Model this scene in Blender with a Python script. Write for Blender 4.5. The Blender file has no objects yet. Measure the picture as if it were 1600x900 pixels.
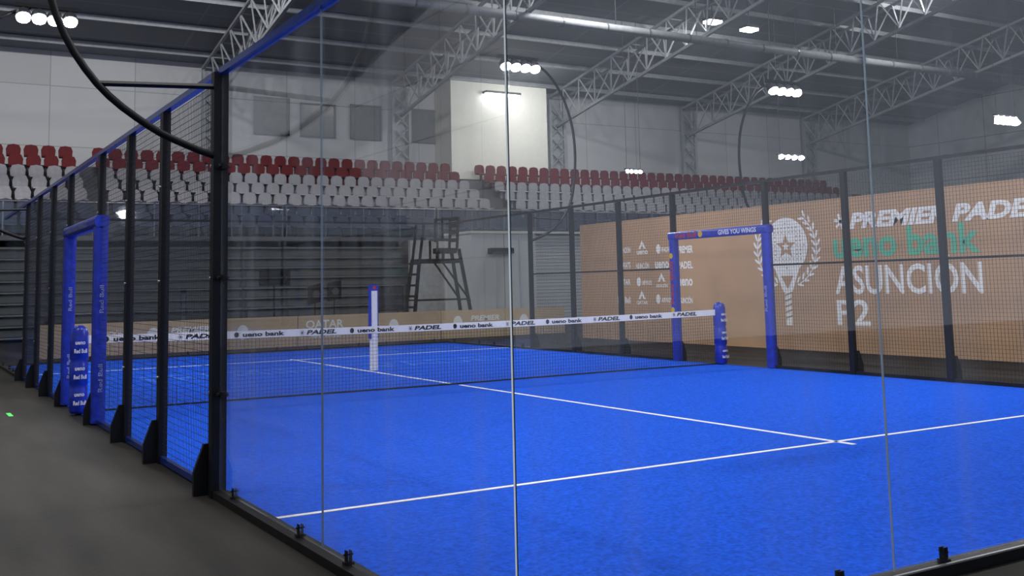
import bpy, math, random
import numpy as np
from mathutils import Vector, Matrix
random.seed(4)
C = bpy.context.scene.collection
SC = bpy.context.scene
try:
    SC.view_settings.view_transform = 'Standard'
except Exception: pass

# ------------------------------------------------------------------ camera (solved from the 10 x 20 m court)
P = np.array([-2.001, -3.3757, 1.4068, 0.5385, 0.1062, -0.0224, 1630.8, -179.08, 2.943])
S_ = 1.617
PY = [4, 4+S_, 4+2*S_, 4+3*S_, 16-3*S_, 16-2*S_, 16-S_, 16]
def basis(yaw, pit, rol):
    F = np.array([math.sin(yaw)*math.cos(pit), math.cos(yaw)*math.cos(pit), math.sin(pit)])
    R0 = np.array([math.cos(yaw), -math.sin(yaw), 0.]); U0 = np.cross(R0, F)
    return F, math.cos(rol)*R0+math.sin(rol)*U0, -math.sin(rol)*R0+math.cos(rol)*U0
F, R, U = basis(P[3], P[4], P[5])
cd = bpy.data.cameras.new('camera'); cam = bpy.data.objects.new('camera', cd); C.objects.link(cam)
cam.matrix_world = Matrix(((R[0],U[0],-F[0],P[0]),(R[1],U[1],-F[1],P[1]),(R[2],U[2],-F[2],P[2]),(0,0,0,1)))
cd.sensor_width = 36; cd.lens = P[6]*36/1600; cd.shift_y = P[7]/1600
cd.clip_end = 300; cd.clip_start = .05; SC.camera = cam
H = 2.943
# where a sight line measured in the photograph meets a plane of the place
def ray(px, py): return F+R*(px-800)/P[6]+U*(450+P[7]-py)/P[6]
def hit(px, py, ax, val): v = ray(px, py); q = P[:3]+v*((val-P[ax])/v[ax]); return tuple(float(a) for a in q)

# ------------------------------------------------------------------ materials
def nt(m): m.use_nodes = True; return m.node_tree.nodes, m.node_tree.links
def mat(name, col, rough=.5, metal=0, var=.12, scale=6, bump=0, bscale=60, emit=0, spec=.5, coat=0, stretch=None):
    m = bpy.data.materials.new(name); N, L = nt(m); b = N['Principled BSDF']
    tc = N.new('ShaderNodeTexCoord'); n = N.new('ShaderNodeTexNoise'); n.inputs['Scale'].default_value = scale; n.inputs['Detail'].default_value = 5
    if stretch:
        mp = N.new('ShaderNodeMapping'); mp.inputs['Scale'].default_value = stretch; mp.inputs['Rotation'].default_value = (0,0,.9)
        L.new(tc.outputs['Object'], mp.inputs[0]); L.new(mp.outputs[0], n.inputs['Vector'])
    else: L.new(tc.outputs['Object'], n.inputs['Vector'])
    r = N.new('ShaderNodeValToRGB'); r.color_ramp.elements[0].position = .3; r.color_ramp.elements[1].position = .7
    r.color_ramp.elements[0].color = (*[c*(1-var) for c in col], 1); r.color_ramp.elements[1].color = (*[min(1, c*(1+var)) for c in col], 1)
    L.new(n.outputs['Fac'], r.inputs['Fac']); L.new(r.outputs['Color'], b.inputs['Base Color'])
    b.inputs['Roughness'].default_value = rough; b.inputs['Metallic'].default_value = metal
    b.inputs['Specular IOR Level'].default_value = spec; b.inputs['Coat Weight'].default_value = coat
    if emit:
        L.new(r.outputs['Color'], b.inputs['Emission Color']); b.inputs['Emission Strength'].default_value = emit
    if bump:
        n2 = N.new('ShaderNodeTexNoise'); n2.inputs['Scale'].default_value = bscale; L.new(tc.outputs['Object'], n2.inputs['Vector'])
        bp = N.new('ShaderNodeBump'); bp.inputs['Strength'].default_value = bump; bp.inputs['Distance'].default_value = .01
        L.new(n2.outputs['Fac'], bp.inputs['Height']); L.new(bp.outputs['Normal'], b.inputs['Normal'])
    return m
def glass_mat(name, tint, k=1.0, rough=.01, haze=0):
    m = bpy.data.materials.new(name); N, L = nt(m); N.remove(N['Principled BSDF']); out = N['Material Output']
    g = N.new('ShaderNodeNewGeometry'); dp = N.new('ShaderNodeVectorMath'); dp.operation = 'DOT_PRODUCT'
    L.new(g.outputs['Normal'], dp.inputs[0]); L.new(g.outputs['Incoming'], dp.inputs[1])
    def mth(op, a, b_=None):
        q = N.new('ShaderNodeMath'); q.operation = op
        for i, v in enumerate((a, b_)):
            if v is None: continue
            if isinstance(v, (int, float)): q.inputs[i].default_value = v
            else: L.new(v, q.inputs[i])
        return q.outputs[0]
    c = mth('ABSOLUTE', dp.outputs['Value']); c = mth('SUBTRACT', 1.0, c); c = mth('POWER', c, 5.0)
    c = mth('MULTIPLY', c, .9*k); c = mth('ADD', c, .035*k); c = mth('MINIMUM', c, .95)
    n = N.new('ShaderNodeTexNoise'); n.inputs['Scale'].default_value = 1.5
    tcn = N.new('ShaderNodeTexCoord'); mp = N.new('ShaderNodeMapping'); mp.inputs['Scale'].default_value = (2.6,2.6,.15)
    L.new(tcn.outputs['Object'], mp.inputs[0]); L.new(mp.outputs[0], n.inputs['Vector'])
    rr = mth('MULTIPLY', n.outputs['Fac'], rough*2)
    t = N.new('ShaderNodeBsdfTransparent'); t.inputs['Color'].default_value = (*tint, 1)
    gl = N.new('ShaderNodeBsdfGlossy'); L.new(rr, gl.inputs['Roughness']); gl.inputs['Color'].default_value = (.95,.97,1,1)
    mx = N.new('ShaderNodeMixShader'); L.new(c, mx.inputs[0]); L.new(t.outputs[0], mx.inputs[1]); L.new(gl.outputs[0], mx.inputs[2])
    last = mx.outputs[0]
    if haze:
        df = N.new('ShaderNodeBsdfDiffuse'); df.inputs['Color'].default_value = (.8,.85,.9,1)  # veiling haze over the pane, put in as a whitish diffuse mix
        m2 = N.new('ShaderNodeMixShader'); L.new(mth('MULTIPLY', mth('POWER', n.outputs['Fac'], 4.0), haze*16), m2.inputs[0]); L.new(last, m2.inputs[1]); L.new(df.outputs[0], m2.inputs[2]); last = m2.outputs[0]
    L.new(last, out.inputs['Surface']); return m
def panel_mat(name, col, pw, ph, axis='XZ', mortar=.02, dark=.45, rough=.6):
    m = mat(name, col, rough); N, L = nt(m); b = N['Principled BSDF']
    tc = N.new('ShaderNodeTexCoord'); sp = N.new('ShaderNodeSeparateXYZ'); cb = N.new('ShaderNodeCombineXYZ')
    L.new(tc.outputs['Object'], sp.inputs[0]); L.new(sp.outputs[axis[0]], cb.inputs[0]); L.new(sp.outputs[axis[1]], cb.inputs[1])
    br = N.new('ShaderNodeTexBrick'); br.offset = 0; br.inputs['Scale'].default_value = 1; br.inputs['Brick Width'].default_value = pw; br.inputs['Row Height'].default_value = ph
    br.inputs['Mortar Size'].default_value = mortar; br.inputs['Mortar Smooth'].default_value = .1
    br.inputs['Color1'].default_value = (*col, 1); br.inputs['Color2'].default_value = (*[c*.9 for c in col], 1); br.inputs['Mortar'].default_value = (*[c*dark for c in col], 1)
    L.new(cb.outputs[0], br.inputs['Vector']); L.new(br.outputs['Color'], b.inputs['Base Color']); return m

M_turf = mat('blue_turf', (.010,.100,.72), .9, var=.28, scale=38, bump=.8, bscale=150, spec=.06)
M_line = mat('white_line', (.85,.87,.88), .7, var=.05)
M_floor = mat('dark_floor', (.017,.0155,.0135), .65, var=.9, scale=1.1, bump=.15, bscale=30, spec=.15, stretch=(2.2,.35,1))  # stretched tones: scuffs plus painted shadow streaks and light patches of the walkway
M_black = mat('black_steel', (.006,.006,.008), .45, .1, spec=.35)
M_matte = mat('matte_black', (.003,.003,.004), .9, spec=.05)
M_wire = mat('black_wire', (.012,.013,.016), .5)
M_netc = mat('net_cord', (.022,.024,.03), .6)
M_rail = mat('rail_blue_reflection', (.012,.045,.28), .25, .3)  # black rail with the blue court's reflection put into its colour
M_pad = mat('blue_vinyl', (.012,.035,.42), .32, var=.25, scale=12, bump=.5, bscale=18)
M_white = mat('white_print', (.88,.88,.88), .6, var=.03)
M_faint = mat('faint_print', (.25,.3,.6), .5, var=.2)
M_whitefabric = mat('white_tape', (.78,.78,.78), .6, var=.05)
M_print = mat('dark_print', (.02,.02,.03), .7, spec=.2)
M_teal = mat('teal_print', (.10,.50,.32), .6, var=.04)
M_red = mat('red_print', (.50,.02,.03), .5)
M_yellow = mat('yellow_print', (.8,.5,.03), .5)
M_tan = mat('tan_board', (.48,.30,.175), .6, var=.05, scale=1.5)
M_tanlight = mat('tan_barrier', (.55,.41,.27), .6, var=.06)
M_glass = glass_mat('court_glass', (.965,.98,.985), .9)
M_nglass = glass_mat('near_court_glass', (.985,.99,.99), 1.5, .005, .016)
M_fglass = glass_mat('rail_glass', (.9,.93,.96), 1.0, .03)
M_edge = mat('glass_edge', (.30,.38,.42), .2, var=.03)
M_edgeb = mat('painted_edge_glint', (.85,.92,.95), .2, var=.03, emit=.25)  # highlight of the glass corner put into colour and a faint glow
M_edged = mat('painted_edge_shade', (.05,.09,.11), .2, var=.03)  # shade beside that corner highlight, painted as a dark colour
M_alu = mat('aluminium', (.6,.62,.65), .35, .8)
M_alud = mat('dull_aluminium', (.22,.23,.25), .4, .6)
M_redseat = mat('red_seat', (.115,.008,.013), .6, spec=.25)
M_whiteseat = mat('white_seat', (.30,.30,.33), .6, spec=.25)
M_greyseat = mat('grey_seat', (.045,.05,.09), .5)
M_conc = mat('concrete_step', (.09,.09,.105), .8)
M_dark = mat('dark_panel', (.09,.097,.107), .7)
M_dark2 = mat('dark_edge', (.115,.123,.135), .7)
M_dark3 = mat('lamp_body_grey', (.045,.05,.057), .5)
M_wall = panel_mat('wall_panels', (.50,.52,.55), 3.2, 2.4, mortar=.018, dark=.6)
M_wall2 = panel_mat('side_panels', (.7,.72,.76), 3.2, 2.4, 'YZ', mortar=.03, dark=.45)
M_ceil = panel_mat('ceiling_sheet', (.22,.24,.27), 8, 1.5, 'XY', .05, 1.2)
M_booth = panel_mat('booth_panel', (.64,.66,.68), 1.4, 3.2)
M_shut = panel_mat('roller_shutter', (.56,.59,.62), 30, .12, 'XZ', .015)
M_steel = mat('white_truss_steel', (.31,.33,.36), .6)
M_duct = mat('duct_metal', (.32,.34,.37), .6, .2)
M_lamp = mat('lamp_glow', (1,1,1), .3, var=0, emit=40)
M_lampsoft = mat('lamp_soft', (1,1,1), .3, var=0, emit=14)
M_win = mat('dark_window', (.14,.15,.16), .25)
M_bright = mat('cream_wall', (.70,.71,.66), .6, var=.03)
M_greywall = mat('grey_partition', (.46,.47,.49), .7)
M_paleblue = mat('pale_turf_print', (.035,.16,.80), .9, spec=.08)
M_green = mat('green_tape_glow', (.05,.7,.1), .5, emit=.3)  # stands for a neon green reflection; glow put into the tape's colour

# ------------------------------------------------------------------ helpers
def wl(o):
    v = Vector((0,0,0))
    while o: v += o.location; o = o.parent
    return v
class MB:
    def __init__(s): s.v = []; s.f = []
    def box(s, x0, x1, y0, y1, z0, z1):
        n = len(s.v); s.v += [(x,y,z) for z in (z0,z1) for y in (y0,y1) for x in (x0,x1)]
        s.f += [tuple(n+i for i in q) for q in ((0,2,3,1),(4,5,7,6),(0,1,5,4),(2,6,7,3),(0,4,6,2),(1,3,7,5))]; return s
    def bar(s, a, b, w, h=None, up=(0,0,1)):
        h = h or w; a = Vector(a); b = Vector(b); d = (b-a).normalized(); up = Vector(up)
        if abs(d.dot(up)) > .98: up = Vector((0,1,0))
        r = d.cross(up).normalized(); u = r.cross(d); n = len(s.v)
        for p in (a, b):
            for i, j in ((-1,-1),(1,-1),(1,1),(-1,1)): s.v.append(tuple(p+r*i*w/2+u*j*h/2))
        s.f += [(n,n+3,n+2,n+1),(n+4,n+5,n+6,n+7)]+[(n+i, n+(i+1)%4, n+4+(i+1)%4, n+4+i) for i in range(4)]; return s
    def tube(s, pts, rad, seg=10, caps=True):
        pts = [Vector(p) for p in pts]; n0 = len(s.v); k = len(pts)
        t0 = (pts[1]-pts[0]).normalized(); nrm = t0.orthogonal().normalized()
        for i, p in enumerate(pts):
            t = (pts[min(i+1,k-1)]-pts[max(i-1,0)]).normalized()
            nrm = (nrm - t*nrm.dot(t)).normalized(); bn = t.cross(nrm)
            rr = rad[i] if isinstance(rad, (list, tuple)) else rad
            for j in range(seg):
                a = 2*math.pi*j/seg; s.v.append(tuple(p+nrm*math.cos(a)*rr+bn*math.sin(a)*rr))
        for i in range(k-1):
            for j in range(seg):
                a = n0+i*seg+j; b = n0+i*seg+(j+1)%seg; s.f.append((a, b, b+seg, a+seg))
        if caps: s.f += [tuple(n0+j for j in reversed(range(seg))), tuple(n0+(k-1)*seg+j for j in range(seg))]
        return s
    def prism(s, poly, o, ax, ay, depth):
        o = Vector(o); ax = Vector(ax); ay = Vector(ay); nn = ax.cross(ay).normalized()*depth; n = len(s.v); k = len(poly)
        for off in (Vector((0,0,0)), nn):
            for p in poly: s.v.append(tuple(o+ax*p[0]+ay*p[1]+off))
        s.f += [tuple(n+i for i in reversed(range(k))), tuple(n+k+i for i in range(k))]
        s.f += [(n+i, n+(i+1)%k, n+k+(i+1)%k, n+k+i) for i in range(k)]; return s
    def build(s, name, m, parent=None, smooth=False):
        off = wl(parent) if parent else Vector((0,0,0))
        me = bpy.data.meshes.new(name); me.from_pydata([tuple(Vector(v)-off) for v in s.v], [], s.f); me.update()
        me.materials.append(m)
        if smooth:
            for p in me.polygons: p.use_smooth = True
        o = bpy.data.objects.new(name, me); C.objects.link(o); o.parent = parent; return o
def tag(o, label=None, cat=None, group=None, kind=None):
    if label: o['label'] = label
    if cat: o['category'] = cat
    if group: o['group'] = group
    if kind: o['kind'] = kind
    return o
def thing(name, loc, label, cat, group=None):
    o = bpy.data.objects.new(name, None); C.objects.link(o); o.location = loc; o.empty_display_size = .1
    return tag(o, label, cat, group)
def struct(o): o['kind'] = 'structure'; return o
def rrect(w, h, r, n=5):
    p = []
    for cx, cy, a0 in ((w/2-r, h/2-r, 0), (-w/2+r, h/2-r, 90), (-w/2+r, -h/2+r, 180), (w/2-r, -h/2+r, 270)):
        for i in range(n+1):
            a = math.radians(a0+90*i/n); p.append((cx+r*math.cos(a), cy+r*math.sin(a)))
    return p
def circ(cx, cy, rx, ry=None, n=24, rot=0):
    ry = ry or rx; c, s = math.cos(rot), math.sin(rot); o = []
    for i in range(n):
        a = 2*math.pi*i/n; x = rx*math.cos(a); y = ry*math.sin(a); o.append((cx+x*c-y*s, cy+x*s+y*c))
    return o
_cache = {}
def lettering(body, o, ax, ay, w, h, m, parent, bold=.0, shear=0, name='lettering'):
    key = (body, bold, shear)
    if key not in _cache:
        cu = bpy.data.curves.new('t', 'FONT'); cu.body = body; cu.size = 1; cu.offset = bold; cu.shear = shear; cu.resolution_u = 3
        t = bpy.data.objects.new('t', cu); C.objects.link(t); bpy.context.view_layer.update()
        dg = bpy.context.evaluated_depsgraph_get(); me = bpy.data.meshes.new_from_object(t.evaluated_get(dg))
        vs = [(v.co.x, v.co.y) for v in me.vertices]; fs = [tuple(p.vertices) for p in me.polygons]
        bpy.data.objects.remove(t); bpy.data.curves.remove(cu); bpy.data.meshes.remove(me)
        xs = [v[0] for v in vs]; ys = [v[1] for v in vs]
        x0, x1, y0, y1 = min(xs), max(xs), min(ys), max(ys)
        _cache[key] = ([((x-x0)/(x1-x0), (y-y0)/(y1-y0)) for x, y in vs], fs)
    vs, fs = _cache[key]; o = Vector(o); ax = Vector(ax); ay = Vector(ay); b = MB()
    b.v = [tuple(o+ax*x*w+ay*y*h) for x, y in vs]; b.f = list(fs)
    return b.build(name, m, parent)

# ------------------------------------------------------------------ setting
XW0, XW1, YW = -16, 54, 40.6
struct(MB().box(XW0, XW1, -16, YW, -.1, 0).build('floor', M_floor))
def zc(y): return 11+.2*(YW-y) if y > 13 else 16.52
b = MB(); b.prism([(YW, zc(YW)), (13, zc(13)), (-16, 16.52), (-16, 16.8), (13, 16.8), (YW, 11.3)], (XW0,0,0), (0,1,0), (0,0,1), XW1-XW0)
struct(b.build('ceiling', M_ceil))
struct(MB().box(XW0, XW1, YW, YW+.3, 0, 11.3).build('wall_far', M_wall))
struct(MB().box(XW0-.3, XW0, -2, YW+.3, 0, 16.8).build('wall_left', M_wall2))
struct(MB().box(XW1, XW1+.3, -16, YW+.3, 0, 16.8).build('wall_right', M_wall2))
b = MB()
for k in range(11):
    y = YW-1.2-k*2.4
    if y > 13: b.box(XW0, XW1, y-.06, y+.06, zc(y)-.22, zc(y)-.02)
struct(b.build('trim_1', M_steel))
for i, (pa, pb) in enumerate((((397,208),(450,156)),((470,212),(522,166)),((548,216),(593,168)),((642,221),(690,175)))):
    a = hit(*pa, 1, YW); c = hit(*pb, 1, YW); xa, xb, za, zb_ = a[0], c[0], a[2], c[2]
    w = MB().box(xa, xb, YW-.06, YW-.002, za, zb_).build('window_%d' % (i+1), M_win); struct(w)
    f = MB(); f.box(xa-.05,xa+.03,YW-.09,YW-.062,za-.05,zb_+.05).box(xb-.03,xb+.05,YW-.09,YW-.062,za-.05,zb_+.05).box(xa-.05,xb+.05,YW-.09,YW-.062,zb_-.03,zb_+.05).box(xa-.05,xb+.05,YW-.09,YW-.062,za-.05,za+.03)
    f.build('window_frame', M_dark2, w)
xa = hit(705,200,1,38.9)[0]; xb = hit(822,200,1,38.9)[0]
xpr0, xpr1 = xa, xb
struct(MB().box(xa, xb+1.2, 38.9, YW-.01, 6.3, 10.9).build('wall_projection', M_bright))
xg0 = hit(640,420,1,31.4)[0]; xg1 = hit(760,420,1,31.4)[0]
struct(MB().box(xg0, xg1+12, 31.3, 31.5, 0, 3.1).build('wall_partition', M_greywall))

# ------------------------------------------------------------------ turf + lines
t = thing('padel_court', (5,10,0), 'bright blue artificial turf court floor with white lines', 'court')
MB().box(0, 10, 0, 20, .001, .012).build('turf', M_turf, t)
def line(x0, x1, y0, y1): MB().box(x0, x1, y0, y1, .012, .016).build('court_line', M_line, t)
line(.02, 9.98, 3.025, 3.075); line(.02, 9.98, 16.925, 16.975); line(4.975, 5.025, 2.85, 9.9); line(4.975, 5.025, 10.1, 17.15)
for i, (s, x, y, w, h) in enumerate((('PREMIER', 1.6, 13.6, 3.2, 1.3), ('PADEL', 5.6, 13.6, 2.8, 1.3), ('ueno bank', 6.2, 17.6, 3.2, 1.1))):
    lettering(s, (x, y, .0165), (1,0,0), (0,1,0), w, h, M_paleblue, t, .0)

# ------------------------------------------------------------------ fences
def wires(y0, y1, z0, z1, x, st=.05, th=.0034):
    b = MB(); n = int((y1-y0)/st)
    for i in range(1, n): yy = y0+(y1-y0)*i/n; b.box(x-th/2, x+th/2, yy-th/2, yy+th/2, z0, z1)
    n = int((z1-z0)/st)
    for i in range(n+1): zz = z0+(z1-z0)*i/n; b.box(x-th/2-th, x+th/2-th, y0, y1, zz-th/2, zz+th/2)
    return b
def fence(x, out, label, ys):
    f = thing('mesh_fence', (x, 10, 0), label, 'fence'); th = .0029 if x < 5 else .0032; pw = .052 if x < 5 else .045
    for k, y in enumerate(ys):
        MB().box(x-.034, x+.034, y-pw, y+pw, 0, H).build('post', M_black, f)
        g = MB(); g.prism([(0.03,0),(.14,0),(.14,.16),(.07,.35),(.03,.35)], (x, y-.02 if out > 0 else y+.02, 0), (out,0,0), (0,0,1), .04)
        g.build('foot_bracket', M_black, f)
        for z in (.7, 1.5, 2.3): MB().tube([(x+out*.03, y+.015, z), (x+out*.045, y+.015, z)], .012, 6).build('bolt', M_alu, f)
    for a, c in zip(ys[:-1], ys[1:]):
        if c-a > 2: wires(a+.052, c-.052, 2.3, H-.04, x, th=th).build('mesh_panel', M_wire, f); continue
        wires(a+.052, c-.052, .06, H-.04, x, th=th).build('mesh_panel', M_wire, f)
        MB().box(x-.02, x+.02, a+.052, c-.052, .01, .06).build('bottom_rail', M_rail if x < 5 else M_black, f)
        if x > 5: MB().box(x-.01, x+.01, a+.052, c-.052, 1.61, 1.64).build('shadow_stripe_bar', M_black, f)  # bar put in for a soft shadow stripe across the billboard
    MB().box(x-.03, x+.03, ys[0]-.04, 16.05, H, H+.045).build('top_rail', M_rail if x < 5 else M_black, f)
    return f
fence(0, -1, 'black steel mesh fence with bolted posts along the dark left walkway', [4.10, 5.76]+PY[2:])
fence(10, 1, 'black steel mesh fence in front of the large tan billboard', PY)

def clamp_mb(x, y, axis):
    b = MB()
    if axis == 'y': b.box(x-.025, x+.025, y-.018, y+.018, .05, .066).box(x+.008, x+.014, y-.015, y+.015, .066, .12).box(x-.014, x-.008, y-.015, y+.015, .066, .12).tube([(x-.025,y,.10),(x+.025,y,.10)], .005, 8)
    else: b.box(x-.018, x+.018, y-.025, y+.025, .05, .066).box(x-.015, x+.015, y+.008, y+.014, .066, .12).box(x-.015, x+.015, y-.014, y-.008, .066, .12).tube([(x,y-.025,.10),(x,y+.025,.10)], .005, 8)
    return b
def glass_wall(axis, c, a0, a1, label, near=False, m=None):
    mid = (a0+a1)/2; loc = (c, mid, 0) if axis == 'y' else (mid, c, 0)
    g = thing('glass_wall', loc, label, 'glass wall')
    n = round((a1-a0)/2); st = (a1-a0)/n; e = .003
    def bx(b, p0, p1, q0, q1, z0, z1):
        return b.box(c+q0, c+q1, p0, p1, z0, z1) if axis == 'y' else b.box(p0, p1, c+q0, c+q1, z0, z1)
    for i in range(n):
        p0 = a0+i*st+e; p1 = a0+(i+1)*st-e
        pn = bx(MB(), p0, p1, -.006, .006, .06, H).build('glass_panel', m or M_glass, g)
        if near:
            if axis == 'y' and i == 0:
                bx(MB(), p0-.002, p0-.0005, -.0055, .0005, .06, H).build('polished_edge', M_edgeb, pn)  # painted highlight half of the corner edge
                bx(MB(), p0-.002, p0-.0005, .0006, .0062, .06, H).build('edge_shade_strip', M_edged, pn)
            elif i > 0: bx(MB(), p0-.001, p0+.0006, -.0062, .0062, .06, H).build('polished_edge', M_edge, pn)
        for p in (p0+.35, p1-.35): clamp_mb(*((c, p) if axis == 'y' else (p, c)), axis).build('clamp', M_black, g)
    bx(MB(), a0, a1, -.05, .05, .001, .05).build('base_rail', M_black, g)
    if near and axis == 'x': bx(MB(), a0, a1, -.045, -.03, .05, .056).build('base_highlight', M_alu, g)  # pale strip put in for the lit highlight along the base rail
    bx(MB(), a0, a1, -.03, .03, H, H+.045).build('top_rail', M_rail if c == 0 else M_black, g)
    return g
glass_wall('y', 0, 0, 3.97, 'clear glass side wall nearest the camera between the thick black post and bright glass corner', True, M_nglass)
glass_wall('x', 0, 0.008, 10, 'clear glass back wall across the right foreground with vertical seams', True, M_nglass)
glass_wall('y', 0, 16.05, 20, 'clear glass side wall at the far left end of the court')
glass_wall('y', 10, 0, 3.95, 'clear glass side wall at the near right end of the court')
glass_wall('y', 10, 16.05, 20, 'clear glass side wall at the far right end of the court')
glass_wall('x', 20, 0.02, 9.98, 'clear glass back wall at the far end of the court before the tan barrier')
cp = thing('corner_post', (0.0,4.04,0), 'thickest black steel post with glass brackets where glass meets mesh', 'post')
MB().box(-.058, .045, 3.975, 4.047, 0, H+.02).build('post', M_black, cp)
for z in (.7, 1.5, 2.28):
    MB().box(-.02, .02, 3.89, 3.975, z-.02, z+.02).tube([(-.04,3.92,z),(.04,3.92,z)], .015, 8).build('glass_bracket', M_black, cp)

# ------------------------------------------------------------------ doorway pads
def pads(x, sgn, label):
    t = thing('doorway_padding', (x,10,0), label, 'padding', 'blue doorway pads')
    y0, y1 = PY[3], PY[4]; w = .15; hw = w/2
    for y in (y0, y1):
        p = MB().prism(rrect(w,w,.05), (x, y, .02), (1,0,0), (0,1,0), 2.12).build('post_pad', M_pad, t)
        if x > 5:
            if y == y1:
                lettering('Red Bull', (x-hw-.003, y-.045, 1.0), (0,0,1), (0,1,0), .75, .09, M_red, p, .03)
                MB().prism(circ(0,0,.05,.05), (x-hw-.003, y, .9), (0,-1,0), (0,0,1), .001).build('round_badge', M_yellow, p)
                MB().prism(circ(0,0,.05,.05), (x-hw-.003, y, 1.85), (0,-1,0), (0,0,1), .001).build('round_badge', M_yellow, p)
            else:
                lettering('Red Bull', (x-hw-.003, y-.03, .9), (0,0,1), (0,1,0), .4, .06, M_faint, p, .03)
        else:
            lettering('Red Bull', (x+.03, y-hw-.003, 1.2), (0,0,1), (-1,0,0), .3, .045, M_faint, p, .02)
            lettering('Red Bull', (x+.03, y-hw-.003, .35), (0,0,1), (-1,0,0), .3, .045, M_faint, p, .02)
    h = MB().prism(rrect(.14,w,.045), (x, y0-hw, 2.2), (0,0,1), (1,0,0), y1-y0+w).build('header_pad', M_pad, t)
    if x > 5:
        lettering('Red Bull', (x-hw-.003, y1-.15, 2.15), (0,-1,0), (0,0,1), .55, .10, M_red, h, .03)
        MB().prism(circ(0,0,.055), (x-hw-.003, y1-.8, 2.2), (0,-1,0), (0,0,1), .001).build('round_badge', M_yellow, h)
        lettering('GIVES YOU WINGS', (x-hw-.003, y0+1.05, 2.16), (0,-1,0), (0,0,1), .9, .08, M_white, h, .03)
    else:
        lettering('GIVES YOU WINGS', (x-hw-.003, y1-.2, 2.17), (0,-1,0), (0,0,1), 1.6, .07, M_faint, h, .03)
pads(0, -1, 'shiny blue padding around the doorway in the left fence')
pads(10, 1, 'shiny blue padding around the doorway in the fence before the billboard')

# ------------------------------------------------------------------ net
net = thing('padel_net', (5,10,0), 'black court net with printed white tape stretched across the blue turf', 'net')
def zt(x): return .92-.04*(1-((x-5)/5)**2)
b = MB(); n = 200
for i in range(n+1):
    x = .02+9.86*i/n; b.box(x-.0018, x+.0018, 9.9982, 10.0018, .03, zt(x)-.05)
for k in range(17):
    for j in range(8):
        xa = .02+9.86*j/8; xb = .02+9.86*(j+1)/8; f = k/17
        b.bar((xa,10,.03+f*(zt(xa)-.08)), (xb,10,.03+f*(zt(xb)-.08)), .0036)
b.build('netting', M_netc, net)
b = MB(); xs = [.0+9.9*i/20 for i in range(21)]
for x in xs:
    for yy in (-.006, .006):
        for zz in (-.095, 0): b.v.append((x, 10+yy, zt(x)+zz))
for i in range(20):
    a = 4*i; c = a+4
    b.f += [(a,c,c+1,a+1),(a+1,c+1,c+3,a+3),(a+3,c+3,c+2,a+2),(a+2,c+2,c,a)]
tape = b.build('net_tape', M_whitefabric, net)
MB().tube([(.0+9.9*i/10, 10, .03+.004*math.sin(i)) for i in range(11)], .011, 6).build('bottom_cord', M_black, net)
x = .35; k = 0
while x < 9.4:
    z = zt(x+.3)+.005
    s, w = (('ueno bank', .55), ('PADEL', .42))[k % 2]
    if k % 2 == 1:
        st = MB()
        for q in range(6):
            a = q*math.pi/3; st.bar((x-.06, 9.992, z-.05), (x-.06+.034*math.cos(a), 9.992, z-.05+.034*math.sin(a)), .010, .002)
        st.build('star_mark', M_print, tape)
    else:
        MB().prism(circ(0,0,.03,.035,12), (x-.08, 9.9925, z-.05), (1,0,0), (0,0,1), .001).build('round_mark', M_print, tape)
    lettering(s, (x, 9.992, z-.08), (1,0,0), (0,0,1), w, .058, M_print, tape, .04, .2 if k % 2 else 0)
    x += w+.30; k += 1
def netpost(x, label):
    t = thing('net_post', (x,10,0), label, 'net post')
    MB().tube([(x,10,0),(x,10,1.02)], .03, 10).build('pole', M_black, t)
    zs = [.02,.05,.3,.33,.36,.6,.63,.66,.95,1.0,1.04]; rs = [.085,.10,.105,.092,.105,.105,.092,.105,.1,.085,.04]
    p = MB().tube([(x,10,z) for z in zs], rs, 18).build('pad', M_pad, t, True)
    for z in (.12,.42,.72):
        lettering('Red Bull', (x-.07, 9.888, z), (1,0,0), (0,0,1), .14, .05, M_white, p, .03)
        lettering('ueno', (x-.06, 9.888, z+.1), (1,0,0), (0,0,1), .11, .035, M_white, p, .03)
netpost(-.03, 'short round blue padded net post in the left fence doorway')
netpost(9.97, 'short round blue padded net post in the doorway before the billboard')

# ------------------------------------------------------------------ glass reflection built as a slim column on the far half
q = hit(584,580,2,0); q2 = hit(584,445,1,q[1]); tx, ty, th_ = q[0], q[1], q2[2]
t = thing('reflection_column', (tx,ty,.017), 'glass reflection built as a slim white column with blue top beyond the net', 'column')
MB().box(tx-.055,tx+.055,ty-.05,ty+.05,.017,th_-.1).build('column', M_white, t)
MB().box(tx-.07,tx-.055,ty-.055,ty+.055,.55,th_).box(tx+.055,tx+.07,ty-.055,ty+.055,.55,th_).box(tx-.055,tx+.055,ty-.055,ty+.055,th_-.1,th_).build('blue_frame', M_pad, t)
MB().prism(circ(0,0,.03), (tx,ty-.057,th_-.05), (1,0,0), (0,0,1), .001).build('red_mark', M_red, t)

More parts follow.
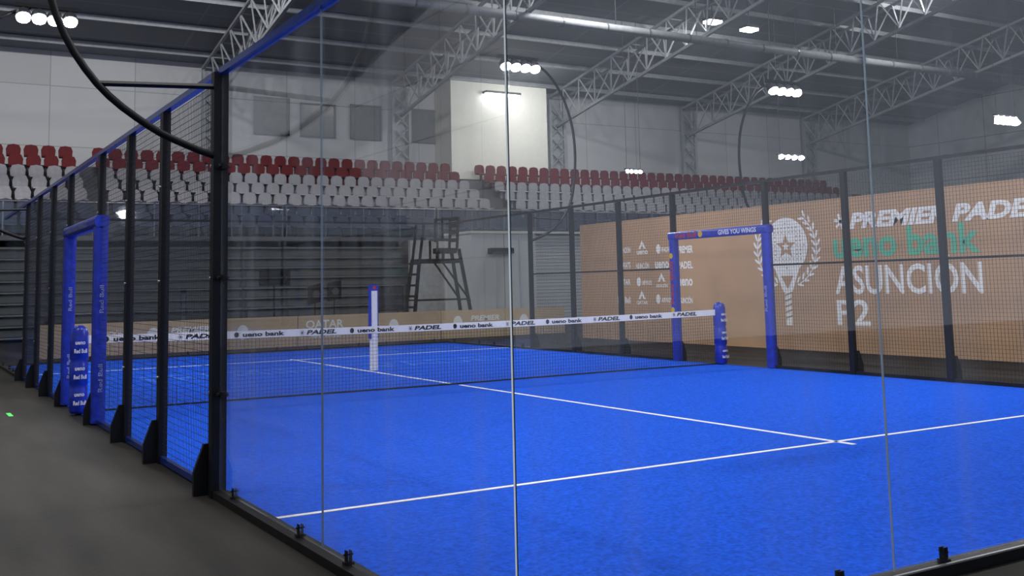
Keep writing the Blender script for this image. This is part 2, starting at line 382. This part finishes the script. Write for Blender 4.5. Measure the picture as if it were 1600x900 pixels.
# ------------------------------------------------------------------ billboard
XB = 13.3
YB0 = -1.0; YB1 = hit(908,436,0,XB)[1]; ZB = .5*(hit(908,348,0,XB)[2]+hit(1600,285,0,XB)[2])
bb = thing('billboard', (XB+.05,9.5,0), 'long tan tournament billboard with white racket emblem and white lettering', 'billboard')
MB().box(XB, XB+.06, YB0, YB1, .02, ZB).build('board', M_tan, bb)
for k in range(8):
    y = YB0+.3+k*2.8; MB().bar((XB+.1,y,0),(XB+.1,y,ZB-.1),.05).bar((XB+.1,y,2.0),(XB+.9,y,0.02),.04).build('rear_brace', M_dark2, bb)
AX, AZ = (0,-1,0), (0,0,1); xf = XB-.004
def bt(s, x0, x1, yt0, yb0, m, bold, sh=0):
    a = hit(x0, yb0, 0, XB); c = hit(x0, yt0, 0, XB); d = hit(x1, (yt0+yb0)/2, 0, XB)
    return lettering(s, (xf, a[1], a[2]), AX, AZ, a[1]-d[1], c[2]-a[2], m, bb, bold, sh)
bt('PREMIER PADEL', 1327, 1632, 333, 358, M_white, .05, .25)
a = hit(1313,346,0,XB); st = MB()
for q in range(6):
    an = q*math.pi/3+.2; st.bar((xf,a[1],a[2]),(xf,a[1]+.15*math.cos(an),a[2]+.15*math.sin(an)),.05,.003,(1,0,0))
st.build('star_mark', M_white, bb)
bt('ueno bank', 1303, 1532, 361, 404, M_teal, .03)
bt('ASUNCIÓN', 1306, 1536, 405, 460, M_white, .02)
bt('P2', 1309, 1360, 468, 508, M_white, .02)
ec = hit(1228,384,0,XB); ey, ez = ec[1], ec[2]
ztop = hit(1228,340,0,XB)[2]; zbot = hit(1228,508,0,XB)[2]; hw = .5*(hit(1195,384,0,XB)[1]-hit(1261,384,0,XB)[1]); hh = ztop-ez
sx = hw/.56; sz = hh/.60
def sp_(poly): return [(p[0]*sx, p[1]*sz) for p in poly]
e = MB(); o = (xf, ey, ez)
e.prism(sp_([(.56*math.cos(2*math.pi*i/48), .60*math.sin(2*math.pi*i/48)) for i in range(48)]), o, AX, AZ, .001)
e.prism(sp_([(-.36,-.40),(.36,-.40),(.12,-.98),(-.12,-.98)]), (xf+.0005,ey,ez), AX, AZ, .001)
zb_ = (zbot-ez)/sz
e.prism(sp_([(-.09,-.95),(.09,-.95),(.08,zb_),(-.08,zb_)]), (xf+.0008,ey,ez), AX, AZ, .001)
e.build('racket_emblem', M_white, bb)
e = MB(); o2 = (xf-.004, ey, ez)
def star(s): return [((.27 if k % 2 == 0 else .115)*s*math.sin(math.pi*k/5), (.27 if k % 2 == 0 else .115)*s*math.cos(math.pi*k/5)-.02) for k in range(10)]
so, si = star(1), star(.40)
for k in range(10):
    e.prism(sp_([so[k], so[(k+1)%10], si[(k+1)%10], si[k]]), o2, AX, AZ, .001)
for i in range(-5, 6):
    for j in range(-5, 6):
        px, pz = i*.095, j*.095
        if px*px+pz*pz < .23 and px*px+pz*pz > .08: e.prism(sp_(circ(px,pz,.018,.018,8)), o2, AX, AZ, .001)
e.prism(sp_([(-.16,-.64),(.16,-.64),(.0,-.92)]), o2, AX, AZ, .001)
for k in range(5): e.prism(sp_([(-.09,-1.04-k*.12),(.09,-.98-k*.12),(.09,-1.01-k*.12),(-.09,-1.07-k*.12)]), o2, AX, AZ, .001)
e.build('emblem_cutout', M_tan, bb)
for s in (-1, 1):
    e = MB(); st = [(s*.78*math.cos(math.radians(-70+k*6)), .80*math.sin(math.radians(-70+k*6))-.08) for k in range(22)]
    for k in range(21):
        p, q = st[k], st[k+1]; e.bar(tuple(Vector(o)+Vector(AX)*p[0]*sx+Vector(AZ)*p[1]*sz), tuple(Vector(o)+Vector(AX)*q[0]*sx+Vector(AZ)*q[1]*sz), .003, .022)
    for k in range(11):
        a = math.radians(-66+k*12); cx = s*.78*math.cos(a); cz = .80*math.sin(a)-.08
        for q in (-1, 1):
            rot = (a+math.pi/2)+q*(-.6); rot = rot if s > 0 else math.pi-rot
            e.prism(sp_(circ(cx+q*s*.06*math.cos(a), cz+q*.06*math.sin(a)+.03, .085, .026, 10, rot)), o, AX, AZ, .001)
    e.build('laurel', M_white, bb)
sp = ['ASUNCIÓN','PREMIER','QATAR','ueno','P2','AIRWAYS','PADEL','Red Bull']
for r_ in range(4):
    for c_ in range(4):
        px = (966, 994, 1024, 1060)[c_]; py = (392,416,443,470)[r_]; a = hit(px, py+4, 0, XB); yy, zz = a[1], a[2]; s = sp[(r_*4+c_*3+r_) % 8]
        kind = (r_*3+c_*2+r_*c_) % 3
        if kind == 0: lettering(s, (xf,yy,zz), AX, AZ, .5, .16, M_white, bb, .03)
        elif kind == 1:
            MB().prism(circ(0,0,.08,.11,12), (xf,yy-.12,zz+.1), AX, AZ, .001).build('sponsor_mark', M_white, bb)
            lettering(s, (xf,yy-.24,zz+.02), AX, AZ, .36, .11, M_white, bb, .03)
        else:
            MB().prism([(0,0),(.14,.2),(.28,0),(.2,0),(.14,.09),(.08,0)], (xf,yy-.1,zz+.10), AX, AZ, .001).build('sponsor_mark', M_white, bb)
            lettering(s, (xf,yy-.03,zz-.03), AX, AZ, .42, .09, M_white, bb, .03)

# ------------------------------------------------------------------ far low barrier boards
ZF = hit(0,508,1,22)[2]*.6+hit(600,492,1,22)[2]*.4
xq = hit(478,510,1,22)[0]
xs0 = xq-.2-6
for i in range(7):
    x0 = xs0+i*2.0; x1 = x0+1.98
    lab = ['leftmost low tan barrier board seen beyond the left fence', 'low tan barrier board beside the leftmost one', 'low tan barrier board left of the airline lettering', 'low tan barrier board carrying white QATAR lettering', 'low tan barrier board with small white emblem below the stands', 'low tan barrier board in front of the umpire chair', 'rightmost low tan barrier board beside the white booth'][i]
    t = thing('barrier_board', (x0+1,22,0), lab, 'barrier', 'low tan barrier boards')
    MB().box(x0, x1, 22, 22.03, .0, ZF).build('board', M_tanlight, t)
    for s in (x0+.2, x1-.2): MB().bar((s,22.05,.0),(s,22.05,ZF-.05),.03).bar((s,22.05,.45),(s,22.4,.0),.03).build('support', M_black, t)
    if i == 3:
        lettering('QATAR', (x0+.2,21.996,ZF-.36), (1,0,0), (0,0,1), 1.0, .24, M_white, t, .02); lettering('AIRWAYS', (x0+.3,21.996,ZF-.56), (1,0,0), (0,0,1), .8, .13, M_white, t, .02)
    elif i in (5, 1):
        lettering('PREMIER', (x0+.9,21.996,.45), (1,0,0), (0,0,1), .9, .14, M_white, t, .03, .2); lettering('PADEL', (x0+1.0,21.996,.25), (1,0,0), (0,0,1), .7, .14, M_white, t, .03, .2)
        MB().prism(circ(0,0,.14,.18,16), (x0+.5,21.996,.42), (1,0,0), (0,0,1), .001).build('round_mark', M_white, t)
    elif i == 0:
        lettering('ASUNCIÓN', (x0+1.15,21.996,.42), (1,0,0), (0,0,1), .7, .16, M_white, t, .02); lettering('P2', (x0+1.15,21.996,.18), (1,0,0), (0,0,1), .25, .16, M_white, t, .02)
    else:
        MB().prism(circ(0,0,.14,.18,16), (x0+.6,21.996,.4), (1,0,0), (0,0,1), .001).build('round_mark', M_white, t)

# ------------------------------------------------------------------ umpire chair
uy = 23.75; xl = hit(635,500,1,uy)[0]; xr = hit(733,500,1,uy)[0]; ux = (xl+xr)/2; kx = (xr-xl)/1.75; ztop = hit(700,340,1,uy)[2]; kz = ztop/3.15
t = thing('umpire_chair', (ux,uy,0), 'tall black umpire chair with ladder standing behind the tan barrier', 'umpire chair')
def U_(x, y, z): return (ux+x*kx, uy+y, z*kz)
for s in (-1, 1):
    MB().bar(U_(-.85,s*.34,0),U_(-.60,s*.24,2.02),.08).build('leg', M_matte, t)
    MB().bar(U_(.88,s*.34,0),U_(.5,s*.24,2.3),.08).build('leg', M_matte, t)
    MB().bar(U_(-.74,s*.3,.95),U_(.74,s*.3,.95),.045).bar(U_(.78,s*.3,.9),U_(.0,s*.26,1.98),.045).build('side_brace', M_matte, t)
    MB().bar(U_(-.60,s*.24,1.95),U_(-.46,s*.24,3.0),.06).bar(U_(-.1,s*.24,2.55),U_(.5,s*.24,2.55),.06).bar(U_(-.1,s*.24,2.55),U_(-.1,s*.24,2.02),.05).build('armrest', M_matte, t)
for k in range(7):
    f = (k+.7)/7; MB().bar(U_(-.85+.23*f,-.34+.08*f,2*f),U_(-.85+.23*f,.34-.08*f,2*f),.14,.06).build('rung', M_matte, t)
def ubox(b, x0, x1, y0, y1, z0, z1): a = U_(x0,y0,z0); c = U_(x1,y1,z1); return b.box(a[0],c[0],a[1],c[1],a[2],c[2])
ubox(MB(), -.6,.55,-.3,.3,1.92,2.03).build('platform', M_matte, t)
ubox(ubox(ubox(MB(), -.02,.45,-.24,.24,2.18,2.32), .05,.11,-.22,-.16,2.03,2.2), .05,.11,.16,.22,2.03,2.2).build('seat', M_matte, t)
b = MB().bar(U_(.45,-.24,2.3),U_(.5,-.24,3.15),.06).bar(U_(.45,.24,2.3),U_(.5,.24,3.15),.06).bar(U_(.05,-.24,2.5),U_(.05,-.24,3.12),.05).bar(U_(.05,.24,2.5),U_(.05,.24,3.12),.05)
for z in (2.55, 2.75, 2.95, 3.12): ubox(b, .44,.5,-.24,.24,z-.06,z+.04)
for s in (-.24,.24): b.bar(U_(.03,s,3.1),U_(.5,s,3.12),.06)
b.build('backrest', M_matte, t)

# ------------------------------------------------------------------ equipment behind barrier
a = hit(405,447,1,24); c = hit(453,422,1,24); mx, mz = (a[0]+c[0])/2, (a[2]+c[2])/2; mw = c[0]-a[0]; mh = max(.42, c[2]-a[2])
t = thing('display_monitor', (mx,24,0), 'black monitor on a thin stand behind the barrier, left of the umpire chair', 'monitor')
MB().prism(rrect(mw,mh,.03), (mx,24.03,mz), (1,0,0), (0,0,1), .06).build('screen_housing', M_matte, t)
MB().box(mx-mw/2+.04,mx+mw/2-.04,23.962,23.969,mz-mh/2+.03,mz+mh/2-.03).build('screen', M_matte, t)
MB().tube([(mx,24.05,0),(mx,24.05,mz-.1)],.03,8).bar((mx-.3,24.05,.02),(mx+.3,24.05,.02),.04).bar((mx,23.75,.02),(mx,24.35,.02),.04).build('stand', M_matte, t)
for i, px in enumerate((490, 520)):
    q = hit(px, 460-i*5, 1, 24); x, zz = q[0], q[2]
    t = thing('loudspeaker', (x,24,0), ('small black loudspeaker on a stand, nearer the black monitor', 'small black loudspeaker on a stand, nearer the slim white column')[i], 'loudspeaker', 'pair of small loudspeakers')
    MB().prism([(-.17,-.27),(.17,-.2),(.17,.3),(-.17,.22)], (x,24,zz), (1,0,0), (0,0,1), .2).build('cabinet', M_matte, t)
    MB().tube([(x,23.9,0),(x,23.9,zz-.22)],.015,8).bar((x-.2,23.9,.02),(x+.2,23.9,.02),.03).build('stand', M_matte, t)
    MB().prism(circ(0,0,.1), (x,23.79,zz), (1,0,0), (0,0,1), .003).build('cone', M_dark3, t)
a = hit(583,487,1,24); c = hit(630,446,1,24); sx0, sx1, sz0, sz1 = a[0], c[0], a[2], c[2]; sm = (sx0+sx1)/2
t = thing('scoreboard_screen', (sm,24,0), 'dark square screen on legs between the slim white column and the umpire chair', 'screen')
MB().prism(rrect(sx1-sx0,sz1-sz0,.02), (sm,24.06,(sz0+sz1)/2), (1,0,0), (0,0,1), .08).build('housing', M_matte, t)
MB().box(sx0+.04,sx1-.04,23.965,23.975,sz0+.04,sz1-.04).build('panel', M_print, t)
for s in (-.3,.3): MB().bar((sm+s,24,0),(sm+s,24,sz0+.02),.04).build('leg', M_matte, t)
# booth
bx0 = hit(737,430,1,28)[0]; bx1 = hit(838,430,1,28)[0]; zb0 = hit(820,365,1,28)[2]
t = thing('white_booth', ((bx0+bx1)/2,29,0), 'white panelled booth with shutter front beside the tan billboard end', 'booth')
MB().box(bx0,bx1,28,30,0,zb0).build('body', M_booth, t)
MB().box(bx1,bx1+4,28.05,30,0,zb0-.05).build('shutter', M_shut, t)
MB().box(bx0-.05,bx1+4.05,27.95,30.05,zb0,zb0+.08).build('roof_trim', M_bright, t)
MB().box(bx0+.95,bx0+1.0,27.97,28.0,0,zb0).box(bx0+1.9,bx0+1.95,27.97,28.0,0,zb0).build('door_frame', M_alu, t)
q = hit(782,392,1,27.9); wx, wz = q[0], q[2]
t = thing('wall_unit', (wx,27.9,wz-.11), 'black horizontal unit mounted high on the white booth front', 'wall unit')
MB().prism(rrect(.95,.2,.05),(wx,27.97,wz),(1,0,0),(0,0,1),.2).build('casing', M_matte, t); MB().box(wx-.4,wx+.4,27.75,27.77,wz-.08,wz-.04).build('vent', M_dark3, t)

# ------------------------------------------------------------------ grandstand
ZG = 3.27
gs = MB()
for i in range(7):
    z = ZG+.475*i; gs.box(XW0+.5, 46, 32.4+.9*i, YW-.02, z-.475 if i else 2.6, z)
gs.box(XW0+.5, 46, 32.6, 33.0, 0, 2.6)
tag(gs.build('grandstand', M_conc), 'long stepped concrete grandstand carrying rows of plastic seats at the far wall', 'grandstand')
def seat_mb(x, y, z):
    b = MB()
    b.prism([(-.23,0),(.23,0),(.25,.28),(.19,.42),(0,.46),(-.19,.42),(-.25,.28)], (x,y+.22,z+.36), (1,0,0), (0,-.0,1), .05)
    b.prism([(-.24,0),(-.2,.05),(.16,.07),(.2,.02),(.16,0)], (x-.23,y,z+.34), (0,1,0), (0,0,1), .46)
    b.box(x-.04,x+.04,y+.0,y+.1,z,z+.35)
    return b
rows = [('grey','dark grey plastic seat in the lowest row of the far stand'),('grey','dark grey plastic seat in the second row from the bottom of the far stand'),
 ('white','white plastic seat in the lowest white row of the far stand'),('white','white plastic seat in the middle white row of the far stand'),('white','white plastic seat in the highest white row of the far stand'),
 ('red','red plastic seat in the lower red row of the far stand'),('red','red plastic seat in the topmost red row of the far stand')]
mats = {'grey':M_greyseat,'white':M_whiteseat,'red':M_redseat}
rest = MB(); rmi = []
for i, (c, lab) in enumerate(rows):
    me = None; y = 32.4+.9*i+.45; z = ZG+.475*i
    for k in range(-24, 76):
        x = -.6+k*.59
        if k in (8, 35, 36): continue
        if k < 1 or k > 44:
            q = seat_mb(x,y,z); n = len(rest.v); rest.v += q.v; rest.f += [tuple(n+a for a in f) for f in q.f]; rmi += [{'grey':0,'white':1,'red':2}[c]]*len(q.f); continue
        if me is None:
            o = seat_mb(0,0,0).build('stadium_seat', mats[c]); me = o
        else: o = me.copy(); C.objects.link(o)
        o.location = (x,y,z); tag(o, lab, 'seat', '%s seats, row %s of the far stand' % (c, ['one','two','three','four','five','six','seven'][i]))
o = rest.build('stadium_seats_beyond', M_greyseat); o.data.materials.append(M_whiteseat); o.data.materials.append(M_redseat)
o.data.polygons.foreach_set('material_index', rmi)
tag(o, 'remaining distant plastic seats towards both ends of the far stand', 'seats', kind='stuff')
for i in range(5):
    x0 = xg0-30+i*6.0; x1 = x0+5.9
    t = thing('retracted_bleacher', ((x0+x1)/2,32,0), ['dark retracted bleacher at the far left end', 'dark retracted bleacher outside the left picture edge', 'dark retracted bleacher seen between the left fence posts', 'dark retracted bleacher behind the thick black post', 'dark retracted bleacher behind the monitor and loudspeakers'][i], 'bleacher', 'retracted bleachers')
    ma, mb = (M_dark, M_dark2) if i > 3 else (M_dark3, M_dark)
    MB().box(x0,x1,31.9,32.35,0,3.1).build('body', ma, t)
    for k in range(9): MB().box(x0,x1,31.5+.04*k,31.9,.1+k*.34,.1+k*.34+.05).build('step_edge', mb, t)
    for k in range(9): MB().box(x0+.1,x1-.1,31.6+.04*k,31.9,.17+k*.34,.17+k*.34+.2).build('riser', ma, t)
for i in range(10):
    x0 = -14+i*6; x1 = x0+5.95
    t = thing('glass_balustrade', ((x0+x1)/2,32.35,ZG), 'glass balustrade section with thin metal handrail along the stand front', 'balustrade', 'balustrade sections along the stand')
    MB().tube([(x0,32.44,ZG+1.08),(x1,32.44,ZG+1.08)], .025, 8).build('handrail', M_alud, t)
    for k in range(5): x = x0+.05+k*(x1-x0-.1)/4; MB().box(x-.02,x+.02,32.42,32.46,ZG+.001,ZG+1.08).build('baluster', M_alud, t)
    MB().box(x0+.05,x1-.05,32.405,32.413,ZG+.08,ZG+1.0).build('glass_pane', M_fglass, t)

# ------------------------------------------------------------------ roof trusses
TX = [hit(335,100,1,40.2)[0], hit(870,140,1,40.2)[0], hit(1075,150,1,40.2)[0], hit(1262,150,1,40.2)[0]]
TX = [TX[0], .5*(TX[0]+TX[1]), TX[1], TX[2], TX[3]]
for i, x in enumerate(TX):
    t = thing('roof_truss', (x,26,0), ['white lattice roof truss above the thick black post', 'white lattice roof truss left of the bright white wall block', 'white lattice roof truss right of the bright white wall block', 'white lattice roof truss over the middle of the billboard', 'white lattice roof truss furthest right'][i], 'roof truss', 'roof trusses')
    ys = [YW-.3-k*1.35 for k in range(22)]
    def zb(y): return zc(y)-1.75
    def ztp(y): return zc(y)-.32
    MB().bar((x,ys[0],zb(ys[0])),(x,ys[-1],zb(ys[-1])),.13).build('bottom_chord', M_steel, t)
    for s in (-.45,.45): MB().bar((x+s,ys[0],ztp(ys[0])),(x+s,ys[-1],ztp(ys[-1])),.11).build('top_chord', M_steel, t)
    b = MB()
    for k in range(21):
        y, y2 = ys[k], ys[k+1]; ym = (y+y2)/2
        for s in (-1, 1):
            b.bar((x+s*.45,y,ztp(y)),(x,ym,zb(ym)),.055).bar((x,ym,zb(ym)),(x+s*.45,y2,ztp(y2)),.055)
        b.bar((x-.45,y,ztp(y)),(x+.45,y,ztp(y)),.055)
    b.build('web_lattice', M_steel, t)
    b = MB(); y = YW-.35
    for s in (-1, 1): b.bar((x+s*.42,y,6.3),(x+s*.42,y,10.6),.14)
    for k in range(5): b.bar((x-.42,y,6.5+k*.75),(x+.42,y,7.25+k*.75),.06).bar((x+.42,y,6.5+k*.75),(x-.42,y,7.25+k*.75),.06)
    b.box(x-.3,x+.3,YW-.2,YW-.02,6.3,11.0)
    b.build('column', M_steel, t)
za = hit(960,45,1,28)[2]
t = thing('air_duct', (25,28,za), 'long silver round air duct running below the roof trusses', 'duct')
MB().tube([(-4,28,za),(50,28,za)], .17, 16).build('duct_pipe', M_duct, t, True)
for k in range(26): MB().tube([(-3+k*2,28,za),(-2.93+k*2,28,za)], .19, 16).build('joint_ring', M_alud, t)
for k in range(14): MB().bar((-2.5+k*4,28,za+.17),(-2.5+k*4,28,13.2),.02).build('hanger', M_dark3, t)

# ------------------------------------------------------------------ lights
def area(name, loc, size, power, target, parent=None, sy=None, col=(1,.98,.95)):
    l = bpy.data.lights.new(name, 'AREA'); l.energy = power; l.color = col; l.shape = 'RECTANGLE'; l.size = size; l.size_y = sy or size
    o = bpy.data.objects.new(name, l); C.objects.link(o); o.location = loc
    o.rotation_euler = (Vector(target)-Vector(loc)).to_track_quat('-Z', 'Y').to_euler(); return o
def pole(bx, by, out, label, base=0, power=290, zs=1.0):
    t = thing('floodlight_pole', (bx,by,0), label, 'floodlight pole', 'curved floodlight poles')
    ctrl = [(0.04,2.36),(.22,2.42),(.50,2.55),(.84,2.82),(1.10,3.25),(1.22,3.85),(1.24,4.5),(1.14,5.12),(.88,5.72),(.5,6.15),(.05,6.36)]
    ctrl = [(o, 2.36+(z-2.36)*zs) for o, z in ctrl]; zt_ = ctrl[-1][1]
    pts = []
    for i in range(len(ctrl)-1):
        p0 = ctrl[max(i-1,0)]; p1 = ctrl[i]; p2 = ctrl[i+1]; p3 = ctrl[min(i+2,len(ctrl)-1)]
        for k in range(4):
            u = k/4; q = [.5*(2*p1[j]+(p2[j]-p0[j])*u+(2*p0[j]-5*p1[j]+4*p2[j]-p3[j])*u*u+(3*p1[j]-p0[j]-3*p2[j]+p3[j])*u**3) for j in (0,1)]; pts.append(q)
    pts.append(ctrl[-1])
    MB().tube([(bx+out*o, by, z) for o, z in pts], .03 if by > 5 else .026, 10).build('curved_arm', M_black, t, True)
    MB().tube([(bx, by, 2.86),(bx+out*.84, by, 2.82)], .02, 8).build('strut', M_black, t)
    if base: MB().box(bx-.05,bx+.05,by-.05,by+.05,0,2.9).build('mast', M_black, t)
    hx = bx+out*.3; zt_ -= 6.36
    MB().box(min(hx,hx-out*1.02), max(hx,hx-out*1.02), by-.04, by+.04, 6.36+zt_, 6.42+zt_).build('head_bar', M_black, t)
    for k in range(4):
        cx = hx-out*(.13+.25*k)
        p = MB().tube([(cx,by+.03,6.36+zt_),(cx,by-.03,6.25+zt_),(cx,by-.09,6.16+zt_)], [.03,.12,.125], 14).build('lamp_housing', M_dark3, t)
        MB().tube([(cx,by-.091,6.159+zt_),(cx,by-.12,6.10+zt_),(cx,by-.125,6.07+zt_)], [.12,.10,.05], 14).build('lamp_lens', M_lamp, p)
    if power:
        area('floodlight', (hx-out*.45, by, 6.0+zt_), .8, power, (hx-out*2.6, by+(2.5 if by < 10 else -2.5), 0))
pole(0, 4, -1, 'curved black floodlight pole arching from the thick post at upper left')
pole(0, 16, -1, 'curved black floodlight pole with glowing lamps at the top left corner')
pole(10, 16, 1, 'curved black floodlight pole with four lamps above the far right glass corner')
pole(10, 4, 1, 'curved black floodlight pole beyond the right edge of the picture')
q = hit(1224, 380, 1, 14.1)
pole(q[0], 14.1, -1, 'curved black floodlight pole rising behind the tan billboard', base=1, power=70, zs=.9)
for (px,py,y,lab,w) in ((1572,188,18.5,'large bright hanging floodlight bar at the right edge above the billboard',1.3),(1236,248,29,'lamp reflections built as a hanging bar above the racket emblem',1.6),(990,270,31.5,'smallest bar of lamp reflections built as lamps in front of the white seats',.9)):  # the two smaller bars are lamp reflections in the glass, built as lamps
    x, _, z = hit(px,py,1,y)
    t = thing('lamp_or_reflection_bar', (x,y,z), lab, 'floodlight')
    MB().box(x-w/2,x+w/2,y-.06,y+.06,z+.12,z+.18).build('bar', M_dark3, t)
    kk = 2.2 if px > 1500 else 1
    for k in range(4):
        cx = x-w/2+w*(k+.5)/4; MB().tube([(cx,y,z+.12),(cx,y-.05,z+.12-.1*kk),(cx,y-.06,z+.12-.12*kk)], [w*.05,w*.085*kk**.4,w*.06], 12).build('lamp', M_lamp, t)
    for s in (-.4,.4): MB().bar((x+w*s,y,z+.18),(x+w*s,y,zc(y)-.3),.012).build('hanger', M_dark3, t)
c1 = hit(1113,33,1,29); c2 = hit(1170,45,1,29)
for i, (x, y, pw) in enumerate([(c1[0],29,200),(c2[0],29,200),(-6,24,1900),(6,27,1000),(20,26,850),(36,24,850),(-6,6,800),(6,4,560),(18,6,600)]):  # first pair are visible lamps; the others are added to brighten the hall
    z = zc(y)-.35
    if i < 2: z = (c1, c2)[i][2]
    t = thing('high_bay_and_fill_light', (x,y,z), 'small bright high bay lamp below the dark ceiling, most added for hall light', 'ceiling light', 'high bay ceiling lamps')
    MB().box(x-.35,x+.35,y-.25,y+.25,z,z+.12).build('housing', M_dark3, t)
    MB().box(x-.32,x+.32,y-.26,y+.22,z-.1,z-.001).build('diffuser', M_lampsoft, t)
    if zc(y)-z > .2: MB().bar((x,y,z+.1),(x,y,zc(y)-.02),.03).build('hanger', M_dark3, t)
    area('ceiling_and_fill_lamp', (x,y,z-.13), .6, pw, (x,y+(8.0 if y > 10 else 1),2))
sxm = (xpr0+xpr1)/2+.6
t = thing('wall_floodlight', (sxm,38.7,10.3), 'bright strip lamp in front of the cream wall block', 'floodlight')
MB().box(sxm-.9,sxm+.9,38.55,38.75,10.3,10.38).build('lamp_lens', M_lampsoft, t); MB().box(sxm-.95,sxm+.95,38.5,38.9,10.38,10.48).build('housing', M_dark3, t)
area('wall_wash', (sxm+1,36,10.3), 1.0, 90, (sxm+1,39,8.6))
tag(MB().prism(rrect(.05,.4,.02),(*hit(15,648,2,.001)[:2],.001),(1,0,0),(0,1,0),.002).build('floor_tape', M_green), 'small green tape mark with added glow on the dark walkway floor', 'tape')

w = bpy.data.worlds.new('world'); SC.world = w; w.use_nodes = True
w.node_tree.nodes['Background'].inputs[0].default_value = (.62,.68,.8,1); w.node_tree.nodes['Background'].inputs[1].default_value = .6
